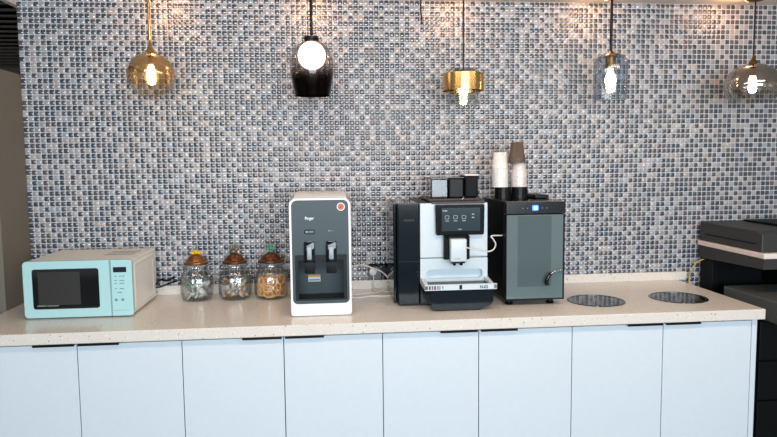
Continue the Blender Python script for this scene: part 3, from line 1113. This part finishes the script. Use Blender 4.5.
# ------------------------------------------------------------------ coffee machine
def coffee_machine():
    ya, yb = -0.44, -0.05
    z1 = 0.452
    t = thing('coffee_machine', 'large black automatic coffee machine with white front and touch screen', 'coffee machine', (0.505, -0.25, ZC))
    # side module, black with dents
    b = BM(); box(b, 0.307, 0.4015, ya+0.004, yb-0.02, 0.006, z1, 0.004)
    box(b, 0.293, 0.3065, ya+0.06, yb-0.03, 0.006, z1-0.006, 0.003)
    sm = obj('side_module', b, 'black_side', t)
    b = BM()
    box(b, 0.330, 0.382, ya-0.0005, ya+0.0035, 0.370, 0.385, 0.0016)
    obj('side_emblem', b, 'black', sm)
    b = BM(); box(b, 0.308, 0.4005, ya+0.0025, ya+0.0045, 0.196, 0.198)
    obj('seam', b, 'black', sm)
    b = BM(); solid_lathe(b, [(0.0055, 0), (0.0055, 0.003), (0.003, 0.004)], 0, 0, 16)
    for v in b.verts:
        z = v.co.z-ZC
        v.co = Vector((0.392+v.co.x, ya+0.003-z, ZC+0.150+v.co.y))
    obj('lock', b, 'black', sm, True)
    # main body
    b = BM()
    box(b, 0.4025, 0.704, ya+0.032, yb, 0.012, z1, 0.003)
    obj('body', b, 'black', t)
    # lower base
    b = BM()
    box(b, 0.4035, 0.703, ya+0.006, ya+0.0315, 0.004, 0.090, 0.003)
    obj('base', b, 'black_side', t)
    # white front with cut corner panel and hollow above the tray
    wx0, wx1 = 0.4045, 0.7025
    b = BM()
    box(b, wx0, wx1, ya, ya+0.031, 0.212, z1-0.002, 0.003)
    fr = obj('front_door', b, 'machine_white', t)
    b = BM()
    hollow_o = rrect(wx0, wx1, 0.100, 0.209, 0.002, 8)
    hollow_i = rrect(wx0+0.028, wx1-0.022, 0.118, 0.160, 0.018, 8)
    frame(b, hollow_o, hollow_i, ya, ya+0.031)
    lf = obj('lower_front', b, 'machine_white', t, True)
    b = BM(); prism(b, hollow_i, ya+0.028, ya+0.0315)
    obj('cup_recess', b, 'machine_white', lf, True)
    # screen, tilted a little, wider at the top
    b = BM()
    sx0, sx1 = 0.4695, 0.682
    o = [(sx0+0.006, 0.312), (sx1-0.004, 0.312), (sx1, 0.318), (sx1+0.002, 0.440), (sx1-0.004, 0.446), (sx0+0.002, 0.446), (sx0-0.002, 0.440), (sx0+0.001, 0.318)]
    prism(b, o, ya-0.022, ya-0.0005, 0.002)
    sc = obj('screen', b, 'black_gloss', t)
    b = BM(); box(b, sx0+0.026, sx1-0.018, ya-0.0228, ya-0.0218, 0.330, 0.430)
    me = obj('menu', b, 'screen_glow', sc)
    b = BM()
    box(b, sx0+0.030, sx0+0.034, ya-0.0234, ya-0.0228, 0.416, 0.421)
    box(b, sx0+0.037, sx0+0.050, ya-0.0234, ya-0.0228, 0.416, 0.420)
    for k in range(3):
        frame(b, rrect(sx0+0.040+k*0.037, sx0+0.058+k*0.037, 0.382, 0.398, 0.004, 3), rrect(sx0+0.0415+k*0.037, sx0+0.0565+k*0.037, 0.3835, 0.3965, 0.003, 3), ya-0.0234, ya-0.0228)
        box(b, sx0+0.041+k*0.037, sx0+0.057+k*0.037, ya-0.0234, ya-0.0228, 0.373, 0.3755)
    box(b, sx0+0.158, sx0+0.168, ya-0.0234, ya-0.0228, 0.400, 0.404)
    box(b, sx0+0.158, sx0+0.168, ya-0.0234, ya-0.0228, 0.386, 0.390)
    box(b, sx0+0.098, sx0+0.112, ya-0.0234, ya-0.0228, 0.336, 0.339)
    obj('screen_icons', b, 'icon', sc)
    b = BM(); box(b, 0.455, 0.690, ya-0.006, ya+0.05, 0.4475, 0.4575, 0.002)
    obj('top_lip', b, 'trim_brown', t, label='brown trim strip above the screen')
    # coffee spout
    b = BM(); box(b, 0.503, 0.527, ya-0.030, ya-0.001, 0.206, 0.3115, 0.004)
    box(b, 0.598, 0.617, ya-0.030, ya-0.001, 0.206, 0.3115, 0.004)
    box(b, 0.510, 0.610, ya-0.030, ya-0.001, 0.300, 0.3118, 0.001)
    obj('spout_guide', b, 'black_gloss', t)
    b = BM(); box(b, 0.5275, 0.5975, ya-0.060, ya-0.001, 0.200, 0.299, 0.006, 3)
    sp = obj('spout', b, 'machine_white', t, True)
    b = BM()
    box(b, 0.533, 0.592, ya-0.052, ya-0.012, 0.193, 0.1998, 0.002)
    for nx in (0.548, 0.578):
        for v in range(1):
            solid_lathe(b, [(0.006, 0.182), (0.008, 0.193)], nx, ya-0.035, 16)
    obj('nozzle', b, 'black', sp)
    b = text_bm('o-wx', 0.545, ya-0.0606, 0.212, 0.012, sx=0.9)
    obj('spout_print', b, 'grey_print', sp)
    # drip tray, reaching forward
    yt = ya - 0.118
    b = BM()
    # white tray body: side arms that run out and down, front bar
    for s, xA, xB in ((0, wx0+0.001, wx0+0.018), (1, wx1-0.014, wx1+0.001)):
        out = [(ya-0.0005, 0.125), (ya-0.0005, 0.096), (yt+0.006, 0.092), (yt+0.006, 0.112)]
        prism(b, out, xA, xB, axis='x')
    box(b, wx0+0.001, wx1+0.012, yt, yt+0.008, 0.090, 0.1145, 0.001)
    tray = obj('drip_tray', b, 'machine_white', t)
    b = BM(); box(b, wx0+0.0185, wx1-0.0145, yt+0.0085, ya-0.001, 0.096, 0.104)
    obj('tray_well', b, 'black', tray)
    b = BM()
    for k in range(8):
        box(b, wx0+0.020, wx1-0.016, yt+0.014+k*0.0125, yt+0.020+k*0.0125, 0.1045, 0.108)
    obj('grille', b, 'black_gloss', tray)
    b = BM()
    # dark marks and plug on the front bar
    box(b, wx0+0.148, wx0+0.160, yt-0.0016, yt+0.001, 0.093, 0.1115, 0.0005)
    obj('tray_lock', b, 'black', tray)
    b = BM(); box(b, wx0+0.076, wx0+0.079, yt-0.0009, yt+0.001, 0.097, 0.109)
    obj('tray_mark', b, 'black', tray)
    b = BM()
    for xx, w in ((0.002, 0.012), (0.018, 0.008), (0.030, 0.006), (0.040, 0.009), (0.054, 0.005), (0.063, 0.004)):
        box(b, wx0+xx, wx0+xx+w, yt-0.0009, yt+0.001, 0.094, 0.110)
    obj('tray_sticker', b, 'brown_cup', tray, label='brown and grey sticker strip')
    b = text_bm('N-02', wx0+0.236, yt-0.0004, 0.0955, 0.0175, sx=0.95, bold=0.0003)
    obj('lettering', b, 'black', tray)
    b = BM(); box(b, wx1-0.002, wx1+0.011, yt-0.0009, yt+0.001, 0.093, 0.112)
    obj('tray_tag', b, 'grey_print', tray)
    b = text_bm('0', wx1+0.001, yt-0.0010, 0.096, 0.0165, bold=0.0003)
    obj('lettering', b, 'black', tray)
    # grounds drawer in front, chamfered below
    b = BM()
    out = [(0.458, 0.0015), (0.640, 0.0015), (0.664, 0.016), (0.690, 0.022), (0.700, 0.036), (0.702, 0.088), (0.432, 0.088), (0.432, 0.014), (0.436, 0.012)]
    prism(b, out, yt+0.004, ya+0.0055, 0.003)
    obj('grounds_drawer', b, 'black_side', t)
    # bean hopper: three bins on top
    hb = z1+0.002
    b = BM(); box(b, 0.452, 0.690, -0.37, -0.12, hb, hb+0.012, 0.003)
    obj('hopper_base', b, 'trim_brown', t)
    b = BM(); box(b, 0.470, 0.545, -0.34, -0.20, hb+0.0125, hb+0.098, 0.004)
    h1 = obj('bean_hopper', b, 'smoke_glass', t, label='smoked clear bean container')
    b = BM(); box(b, 0.475, 0.540, -0.335, -0.205, hb+0.014, hb+0.038, 0.006)
    obj('coffee_beans', b, 'beans', h1)
    b = BM(); box(b, 0.466, 0.549, -0.345, -0.195, hb+0.0985, hb+0.106, 0.002)
    obj('lid', b, 'cool_top', h1)
    b = BM(); box(b, 0.551, 0.618, -0.34, -0.20, hb+0.0125, hb+0.100, 0.006)
    h2 = obj('bean_hopper', b, 'black', t, label='dark bean container')
    b = BM(); box(b, 0.549, 0.620, -0.345, -0.195, hb+0.1005, hb+0.106, 0.002)
    obj('lid', b, 'cool_top', h2)
    b = BM(); box(b, 0.624, 0.684, -0.34, -0.20, hb+0.0125, hb+0.110, 0.008)
    h3 = obj('powder_bin', b, 'printer_dark', t)
    b = BM(); box(b, 0.622, 0.686, -0.342, -0.198, hb+0.1105, hb+0.118, 0.002)
    obj('lid', b, 'printer_white', h3, label='pale lid')
    b = BM()
    tube(b, [(0.585, -0.335, hb+0.0125), (0.600, -0.375, hb+0.004), (0.612, -0.372, hb+0.018)], 0.003, 8, 4)
    obj('hopper_latch', b, 'steel', t, True)
    for fx in (0.34, 0.66):
        for fy in (-0.38, -0.10):
            b = BM(); solid_lathe(b, [(0.018, 0.0003), (0.018, 0.013)], fx, fy, 16)
            obj('foot', b, 'black', t, True)

    return t


COFFEE = coffee_machine()
tag(obj('black_cable', cord_bm, 'black', None, True, origin=(0.31, -0.03, ZC+0.05)), 'short black cable from the wall socket to behind the coffee machine', 'cable')
b = BM(); tube(b, [(0.602, -0.474, 0.258), (0.628, -0.474, 0.252), (0.668, -0.468, 0.245), (0.700, -0.466, 0.238), (0.722, -0.466, 0.246), (0.732, -0.466, 0.268), (0.722, -0.466, 0.290), (0.712, -0.464, 0.303), (0.725, -0.46, 0.306), (0.758, -0.452, 0.305), (0.766, -0.450, 0.305)], 0.0032, 8, 7)
tag(obj('milk_hose', b, 'hose', None, True, origin=(0.70, -0.46, ZC)), 'thin white milk hose looping from the coffee machine to the black cooler', 'hose')


# ------------------------------------------------------------------ milk cooler
def cooler():
    xa, xb, ya, yb = 0.768, 1.031, -0.500, -0.10
    z0, z1 = 0.026, 0.455
    t = thing('milk_cooler', 'black countertop milk cooler with smoked glass door and blue display', 'cooler', ((xa+xb)/2, (ya+yb)/2, ZC))
    b = BM(); box(b, xa, xb, ya+0.034, yb, z0, z1-0.003, 0.003)
    obj('cabinet', b, 'black', t)
    b = BM(); box(b, xa+0.002, xb-0.002, ya+0.03, yb+0.002, z1-0.0025, z1, 0.001)
    obj('top_plate', b, 'cool_top', t)
    b = BM(); box(b, xa+0.001, xb, ya+0.003, ya+0.033, z0-0.002, z1-0.056, 0.003)
    d = obj('door', b, 'black', t)
    b = BM()
    frame(b, rrect(xa+0.004, xb-0.010, z0+0.006, z1-0.058, 0.001, 1), rrect(xa+0.052, xb-0.062, z0+0.058, z1-0.062, 0.001, 1), ya, ya+0.003)
    obj('glass_border', b, 'cool_glass', d)
    b = BM(); box(b, xa+0.052, xb-0.062, ya+0.0003, ya+0.003, z0+0.058, z1-0.062)
    obj('glass_pane', b, 'cool_inner', d)
    # curved handle
    b = BM()
    tube(b, [(xb-0.012, ya-0.004, 0.154), (xb-0.045, ya-0.016, 0.153), (xb-0.068, ya-0.022, 0.143), (xb-0.082, ya-0.024, 0.126), (xb-0.086, ya-0.024, 0.108)], [0.0025, 0.003, 0.0035, 0.005, 0.007]*1 if False else 0.0035, 10, 6)
    obj('handle', b, 'chrome', d, True, label='small curved chrome handle')
    b = BM()
    tube(b, [(xb-0.070, ya-0.020, 0.144), (xb-0.082, ya-0.022, 0.128), (xb-0.089, ya-0.022, 0.108), (xb-0.086, ya-0.022, 0.094)], 0.0085, 10, 5)
    obj('handle_grip', b, 'black_gloss', d, True)
    b = BM(); box(b, xa+0.001, xb, ya, ya+0.033, z1-0.054, z1-0.001, 0.002)
    p = obj('control_panel', b, 'cool_panel', t)
    cx = 0.900
    b = BM(); prism(b, rrect(cx-0.017, cx+0.011, z1-0.040, z1-0.016, 0.006), ya-0.0008, ya+0.0005)
    obj('display', b, 'blue_led', p, label='lit blue display')
    b = BM()
    prism(b, rrect(cx-0.009, cx-0.0045, z1-0.034, z1-0.022, 0.0015), ya-0.0014, ya-0.0008)
    prism(b, rrect(cx-0.0015, cx+0.004, z1-0.035, z1-0.021, 0.0015), ya-0.0014, ya-0.0008)
    obj('display_digits', b, 'blue_led2', p)
    b = BM()
    for dx in (-0.058, -0.038, 0.028, 0.048):
        prism(b, rrect(cx+dx-0.002, cx+dx+0.002, z1-0.031, z1-0.027, 0.0015, 3), ya-0.0006, ya+0.0005)
    obj('touch_key', b, 'grey_print', p)
    for fx in (xa+0.028, xb-0.050):
        for fy in (ya+0.045, yb-0.04):
            b = BM(); solid_lathe(b, [(0.016, 0.0004), (0.018, 0.006), (0.013, 0.010), (0.013, z0+0.0004)], fx, fy, 20)
            obj('foot', b, 'black', t, True)


cooler()
CT = 0.4555


ORD = ('second', 'third', 'fourth', 'fifth', 'sixth', 'seventh', 'eighth', 'ninth', 'tenth', 'eleventh')


def cup_stack(name, label, cat, cx, cy, z0, n, r0, r1, pitch, h, m, invert=False, group=None):
    """a nested sleeve: each cup is a thing"""
    me = None
    for i in range(n):
        if me is None:
            bm = BM()
            a, c = (r1, r0) if invert else (r0, r1)
            if invert:
                prof = [(r1*1.04, 0.0), (r1*1.04, 0.004), (r1, 0.005), (r0, h), (0.002, h)]
            else:
                prof = [(0.002, 0.0), (r0, 0.0), (r1, h-0.005), (r1*1.04, h-0.004), (r1*1.04, h)]
            rings = lathe(bm, prof, 0, 0, 28)
            for v in bm.verts:
                v.co.z -= ZC
            me = bpy.data.meshes.new(name)
            bm.to_mesh(me)
            bm.free()
            me.shade_smooth()
            me.materials.append(MT[m])
        o = bpy.data.objects.new(name, me)
        COL.objects.link(o)
        o.location = (cx, cy, ZC + z0 + i*pitch)
        k = n-1-i if True else i
        pos = 'topmost' if k == 0 else 'lowest' if i == 0 else ORD[k-1] + ' from the top'
        tag(o, label + ', ' + pos, cat, group)


# two dark ribbed holders, white cup sleeves, brown cup stack
def ribbed_holder(cx, label):
    cy = -0.25
    b = BM()
    solid_lathe(b, [(0.039, CT), (0.037, CT+0.052), (0.030, CT+0.053)], cx, cy, 64, rib=(CT-1, CT+0.0525, 0.02, 16))
    tag(obj('cup_holder', b, 'black', None, True, origin=(cx, cy, ZC+CT)), label, 'holder', 'black ribbed holders on the cooler')


ribbed_holder(0.822, 'black ribbed holder under the white cup stack, left on the cooler')
ribbed_holder(0.902, 'black ribbed holder under the brown cups, right on the cooler')
cup_stack('paper_cup', 'white paper cup in the tall left sleeve', 'cup', 0.808, -0.25, CT+0.0535, 10, 0.029, 0.037, 0.0095, 0.075, 'paper_cup', True, 'white paper cups in the left sleeve')
# crumpled end of the film
b = BM()
lathe(b, [(0.039, CT+0.054), (0.0395, CT+0.10), (0.0385, CT+0.16), (0.040, CT+0.205), (0.034, CT+0.222), (0.018, CT+0.232), (0.010, CT+0.245), (0.015, CT+0.262), (0.008, CT+0.268)], 0.808, -0.25, 40, rib=(CT+0.2, CT+0.27, 0.14, 7))
tag(obj('plastic_sleeve', b, 'film', None, True, origin=(0.81, -0.25, ZC+CT)), 'clear plastic sleeve twisted shut around the tall left cup stack', 'sleeve')
cup_stack('paper_cup', 'white paper cup in the short sleeve', 'cup', 0.899, -0.25, CT+0.0535, 6, 0.028, 0.035, 0.0095, 0.062, 'cup_print', True, 'white paper cups below the brown cups')
b = BM()
lathe(b, [(0.0405, CT+0.054), (0.041, CT+0.10), (0.040, CT+0.150), (0.036, CT+0.166)], 0.899, -0.25, 40, rib=(CT, CT+0.27, 0.03, 9))
tag(obj('plastic_sleeve', b, 'film', None, True, origin=(0.9, -0.25, ZC+CT)), 'clear crumpled plastic sleeve around the short cup stack below the brown cups', 'sleeve')
cup_stack('brown_paper_cup', 'brown paper cup on the short sleeve', 'cup', 0.889, -0.25, CT+0.164, 5, 0.027, 0.037, 0.0045, 0.078, 'brown_cup', True, 'brown paper cups stacked upside down')
b = BM(); box(b, 0.962, 1.026, -0.30, -0.14, CT, CT+0.016, 0.003)
tag(obj('flat_case', b, 'black', origin=(1.0, -0.2, ZC+CT)), 'flat black case on the right side of the cooler top', 'case')


# ------------------------------------------------------------------ pendant lamps
def pt(name, x, y, z, e, color, r=0.03, parent=None):
    d = bpy.data.lights.new(name, 'POINT')
    d.energy = e
    d.color = color
    d.shadow_soft_size = r
    o = bpy.data.objects.new(name, d)
    COL.objects.link(o)
    if parent is not None:
        o.parent = parent
        o.location = Vector((x, y, ZC+z)) - Vector(parent['_w'])
    else:
        o.location = (x, y, ZC+z)
    return o


WARM = (1.0, 0.72, 0.46)
PY = -0.29


def pendant_base(x, label, zt, cord_m, cord_r, z_top_cap, cord_to):
    t = thing('pendant_lamp', label, 'lamp', (x, PY, ZC+zt), 'pendant lamps above the worktop')
    b = BM(); solid_lathe(b, [(0.048, CEIL-0.001), (0.050, CEIL-0.012), (0.046, CEIL-0.040), (0.036, CEIL-0.050), (0.008, CEIL-0.054)], x, PY, 40)
    obj('ceiling_rose', b, 'brass_dark', t, True)
    b = BM(); tube(b, [(x, PY, CEIL-0.052), (x, PY, cord_to)], cord_r, 10)
    obj('cord', b, cord_m, t, True)
    # the light thrown up out of the lamp towards ceiling and wall
    d = bpy.data.lights.new('up_light', 'POINT')
    d.energy = UP
    d.color = (1.0, 0.52, 0.26)
    d.shadow_soft_size = 0.03
    o = bpy.data.objects.new('up_light', d)
    COL.objects.link(o)
    o.parent = t
    o.location = (0.0, 0.13, (CEIL-0.045)-zt)
    return t


UP = 1.2


def globe_profile(R, z0, ztop_open, n=22, flat=1.0, zc=None):
    out = []
    for k in range(n+1):
        a = math.radians(-90*flat + (90*flat+80)*k/n)
        out.append((R*math.cos(a), zc + R*math.sin(a)))
    return out


# 1 gold globe
x = -0.738
zc = 1.012
t = pendant_base(x, 'gold tinted glass globe pendant lamp above the microwave', zc, 'brass', 0.006, 0, zc+0.10)
b = BM()
R = 0.101
prof = [(R*math.cos(math.radians(a)), zc+R*0.97*math.sin(math.radians(a))) for a in range(-66, 82, 6)]
shell(b, prof, x, PY, 0.003, 48)
obj('globe', b, 'pend_gold', t, True)
b = BM(); solid_lathe(b, [(0.022, zc+0.094), (0.020, zc+0.104), (0.010, zc+0.116), (0.006, zc+0.150)], x, PY, 24)
obj('cap', b, 'brass', t, True)
b = BM(); solid_lathe(b, [(0.012, zc+0.045), (0.013, zc+0.093)], x, PY, 20)
obj('socket', b, 'brass_dark', t, True)
b = BM(); solid_lathe(b, [(0.004, zc-0.040), (0.014, zc-0.034), (0.017, zc-0.02), (0.017, zc+0.02), (0.013, zc+0.036), (0.011, zc+0.044)], x, PY, 20)
obj('bulb', b, 'bulb', t, True)

# 2 opal globe in smoke glass
x = -0.050
zc = 1.075
t = pendant_base(x, 'white opal globe pendant in a smoke-dark glass shade above the dispenser', zc, 'black', 0.0065, 0, 1.19)
b = BM(); solid_lathe(b, [(0.030, 1.163), (0.032, 1.166), (0.032, 1.180), (0.026, 1.184), (0.007, 1.186)], x, PY, 28)
obj('cap', b, 'black', t, True)
b = BM()
prof = [(0.076, 0.925), (0.084, 0.960), (0.093, 1.010), (0.097, 1.050), (0.094, 1.085), (0.080, 1.125), (0.056, 1.150), (0.030, 1.163)]
shell(b, prof, x, PY, 0.003, 48)
obj('glass_shade', b, 'pend_smoke', t, True)
b = BM()
prof = [(0.061*math.cos(math.radians(a)), 1.099+0.062*math.sin(math.radians(a))) for a in range(-88, 89, 8)]
solid_lathe(b, prof, x, PY, 40)
obj('opal_globe', b, 'opal', t, True)

# 3 brass drum with glass insert
x = 0.627
t = pendant_base(x, 'short brass drum pendant lamp with a clear glass insert', 0.96, 'black', 0.0036, 0, 1.035)
b = BM()
shell(b, [(0.094, 0.946), (0.094, 1.022)], x, PY, 0.002, 64)
ring = obj('brass_drum', b, 'brass', t, True)
b = BM()
prof = [(0.060, 0.885), (0.066, 0.895), (0.070, 0.950), (0.070, 1.030), (0.066, 1.042), (0.020, 1.046)]
shell(b, prof, x, PY, 0.003, 40)
obj('glass_insert', b, 'pend_clear2', t, True)
b = BM(); solid_lathe(b, [(0.018, 0.985), (0.020, 1.020), (0.008, 1.044)], x, PY, 24)
for k in range(3):
    a = 2*math.pi*k/3 + 0.5
    tube(b, [(x+0.016*math.cos(a), PY+0.016*math.sin(a), 1.016), (x+0.092*math.cos(a), PY+0.092*math.sin(a), 1.016)], 0.002, 6)
obj('socket', b, 'brass_dark', t, True)
b = BM(); solid_lathe(b, [(0.004, 0.930), (0.014, 0.934), (0.021, 0.946), (0.020, 0.965), (0.012, 0.984)], x, PY, 24)
obj('bulb', b, 'bulb', t, True)

# 4 clear cylinder
x = 1.315
t = pendant_base(x, 'clear rippled glass cylinder pendant lamp above the cooler', 1.0, 'black', 0.0065, 0, 1.125)
b = BM(); solid_lathe(b, [(0.030, 1.098), (0.028, 1.112), (0.014, 1.120), (0.007, 1.128)], x, PY, 28)
solid_lathe(b, [(0.020, 1.045), (0.024, 1.097)], x, PY, 24)
obj('socket', b, 'brass_dark', t, True)
b = BM()
prof = [(0.070, 0.903), (0.074, 0.920), (0.077, 1.020), (0.077, 1.060), (0.071, 1.088), (0.054, 1.106), (0.030, 1.113)]
shell(b, prof, x, PY, 0.003, 48)
obj('glass_shade', b, 'pend_clear', t, True)
b = BM(); solid_lathe(b, [(0.004, 0.966), (0.015, 0.970), (0.023, 0.982), (0.025, 0.995), (0.022, 1.010), (0.014, 1.026), (0.012, 1.044)], x, PY, 24)
obj('bulb', b, 'bulb', t, True)

# 5 grey bowl
x = 2.010
t = pendant_base(x, 'grey mirrored glass bowl pendant lamp at the right edge', 1.0, 'black', 0.0036, 0, 1.09)
b = BM()
prof = [(0.092, 0.892), (0.108, 0.915), (0.121, 0.945), (0.124, 0.968), (0.120, 0.995), (0.106, 1.025), (0.084, 1.048), (0.054, 1.064), (0.018, 1.072)]
shell(b, prof, x, PY, 0.003, 56)
obj('glass_bowl', b, 'pend_grey', t, True)
b = BM(); solid_lathe(b, [(0.020, 1.071), (0.018, 1.080), (0.008, 1.094), (0.004, 1.112)], x, PY, 24)
obj('cap', b, 'brass_dark', t, True)
b = BM(); solid_lathe(b, [(0.014, 1.015), (0.016, 1.070)], x, PY, 24)
obj('socket', b, 'brass_dark', t, True)
b = BM(); solid_lathe(b, [(0.004, 0.935), (0.014, 0.940), (0.018, 0.955), (0.018, 0.995), (0.013, 1.014)], x, PY, 24)
obj('bulb', b, 'bulb', t, True)

# loose black wire hanging from the ceiling
b = BM(); tube(b, [(0.476, -0.02, CEIL-0.001), (0.474, -0.022, 1.36), (0.478, -0.024, 1.33), (0.480, -0.022, 1.292)], 0.0035, 8, 4)
tag(obj('loose_wire', b, 'black', None, True, origin=(0.476, -0.02, ZC+CEIL)), 'short loose black wire hanging from the ceiling left of the brass pendant', 'wire')


# ------------------------------------------------------------------ printer on the floor, right of the counter
def printer():
    t = thing('photocopier', 'large charcoal office photocopier with a white band, right of the counter', 'photocopier', (2.2, -0.28, 0))
    X = 1.925
    X2 = 2.55
    # scanner head
    b = BM()
    prism(b, [(-0.535, 0.136), (-0.50, 0.136), (-0.06, 0.120), (-0.03, 0.130), (-0.022, 0.183), (-0.535, 0.183)], X+0.002, X2, axis='x')
    hd = obj('scanner_bed', b, 'printer', t)
    b = BM(); box(b, X-0.003, X2+0.003, -0.545, -0.02, 0.184, 0.2085, 0.004)
    obj('white_band', b, 'printer_white', t)
    b = BM()
    prism(b, [(-0.515, 0.210), (-0.028, 0.210), (-0.028, 0.306), (-0.45, 0.302), (-0.515, 0.292)], X+0.004, X2-0.03, 0.006, axis='x')
    lid = obj('document_lid', b, 'printer', t)
    b = BM(); box(b, X+0.0015, X+0.0038, -0.47, -0.08, 0.242, 0.247)
    obj('lid_slot', b, 'printer_dark', lid)
    b = BM(); box(b, X+0.22, X2-0.06, -0.36, -0.06, 0.3065, 0.316, 0.004)
    obj('document_feeder', b, 'printer_dark', lid)
    # rear column and dark output bay
    b = BM()
    box(b, X+0.012, X+0.05, -0.135, -0.03, -0.087, 0.118, 0.003)
    box(b, X+0.05, X2-0.02, -0.10, -0.03, -0.087, 0.118, 0.003)
    obj('rear_column', b, 'printer_dark', t)
    b = BM()
    prism(b, [(-0.70, -0.085), (-0.26, -0.085), (-0.26, 0.012), (-0.70, 0.012)], X-0.004, X2-0.02, 0.004, axis='x')
    obj('output_tray', b, 'printer_tray', t)
    b = BM(); box(b, X+0.30, X2-0.02, -0.50, -0.11, 0.0125, 0.130, 0.004)
    obj('side_column', b, 'printer_dark', t)
    # lower body with paper drawers
    b = BM(); box(b, X-0.02, X2, -0.52, -0.03, -ZC+0.06, -0.088, 0.006)
    bd = obj('lower_body', b, 'printer_dark', t)
    for k in range(4):
        z = -ZC + 0.07 + k*0.185
        b = BM(); box(b, X-0.002, X2-0.02, -0.535, -0.521, z, z+0.178, 0.004)
        dr = obj('paper_drawer', b, 'printer_dark', t)
        b = BM(); box(b, X+0.2, X+0.38, -0.542, -0.5355, z+0.12, z+0.15, 0.003)
        obj('handle', b, 'printer', dr)
    b = BM()
    for fx in (X+0.06, X2-0.08):
        for fy in (-0.46, -0.09):
            lathe(b, [(0.028, -ZC+0.0005), (0.028, -ZC+0.0595)], fx, fy, 16)
    obj('castor', b, 'black', t, True)


printer()
b = BM(); tube(b, [(1.872, -0.03, -0.05), (1.878, -0.035, 0.03), (1.89, -0.045, 0.075), (1.905, -0.055, 0.098), (1.928, -0.06, 0.110), (1.938, -0.06, 0.112)], 0.0028, 8, 6)
tag(obj('network_cable', b, 'yellow_cable', None, True, origin=(1.88, -0.04, ZC)), 'thin yellow cable running behind the worktop corner to the photocopier', 'cable')

for o in list(bpy.data.objects):
    if '_w' in o:
        del o['_w']
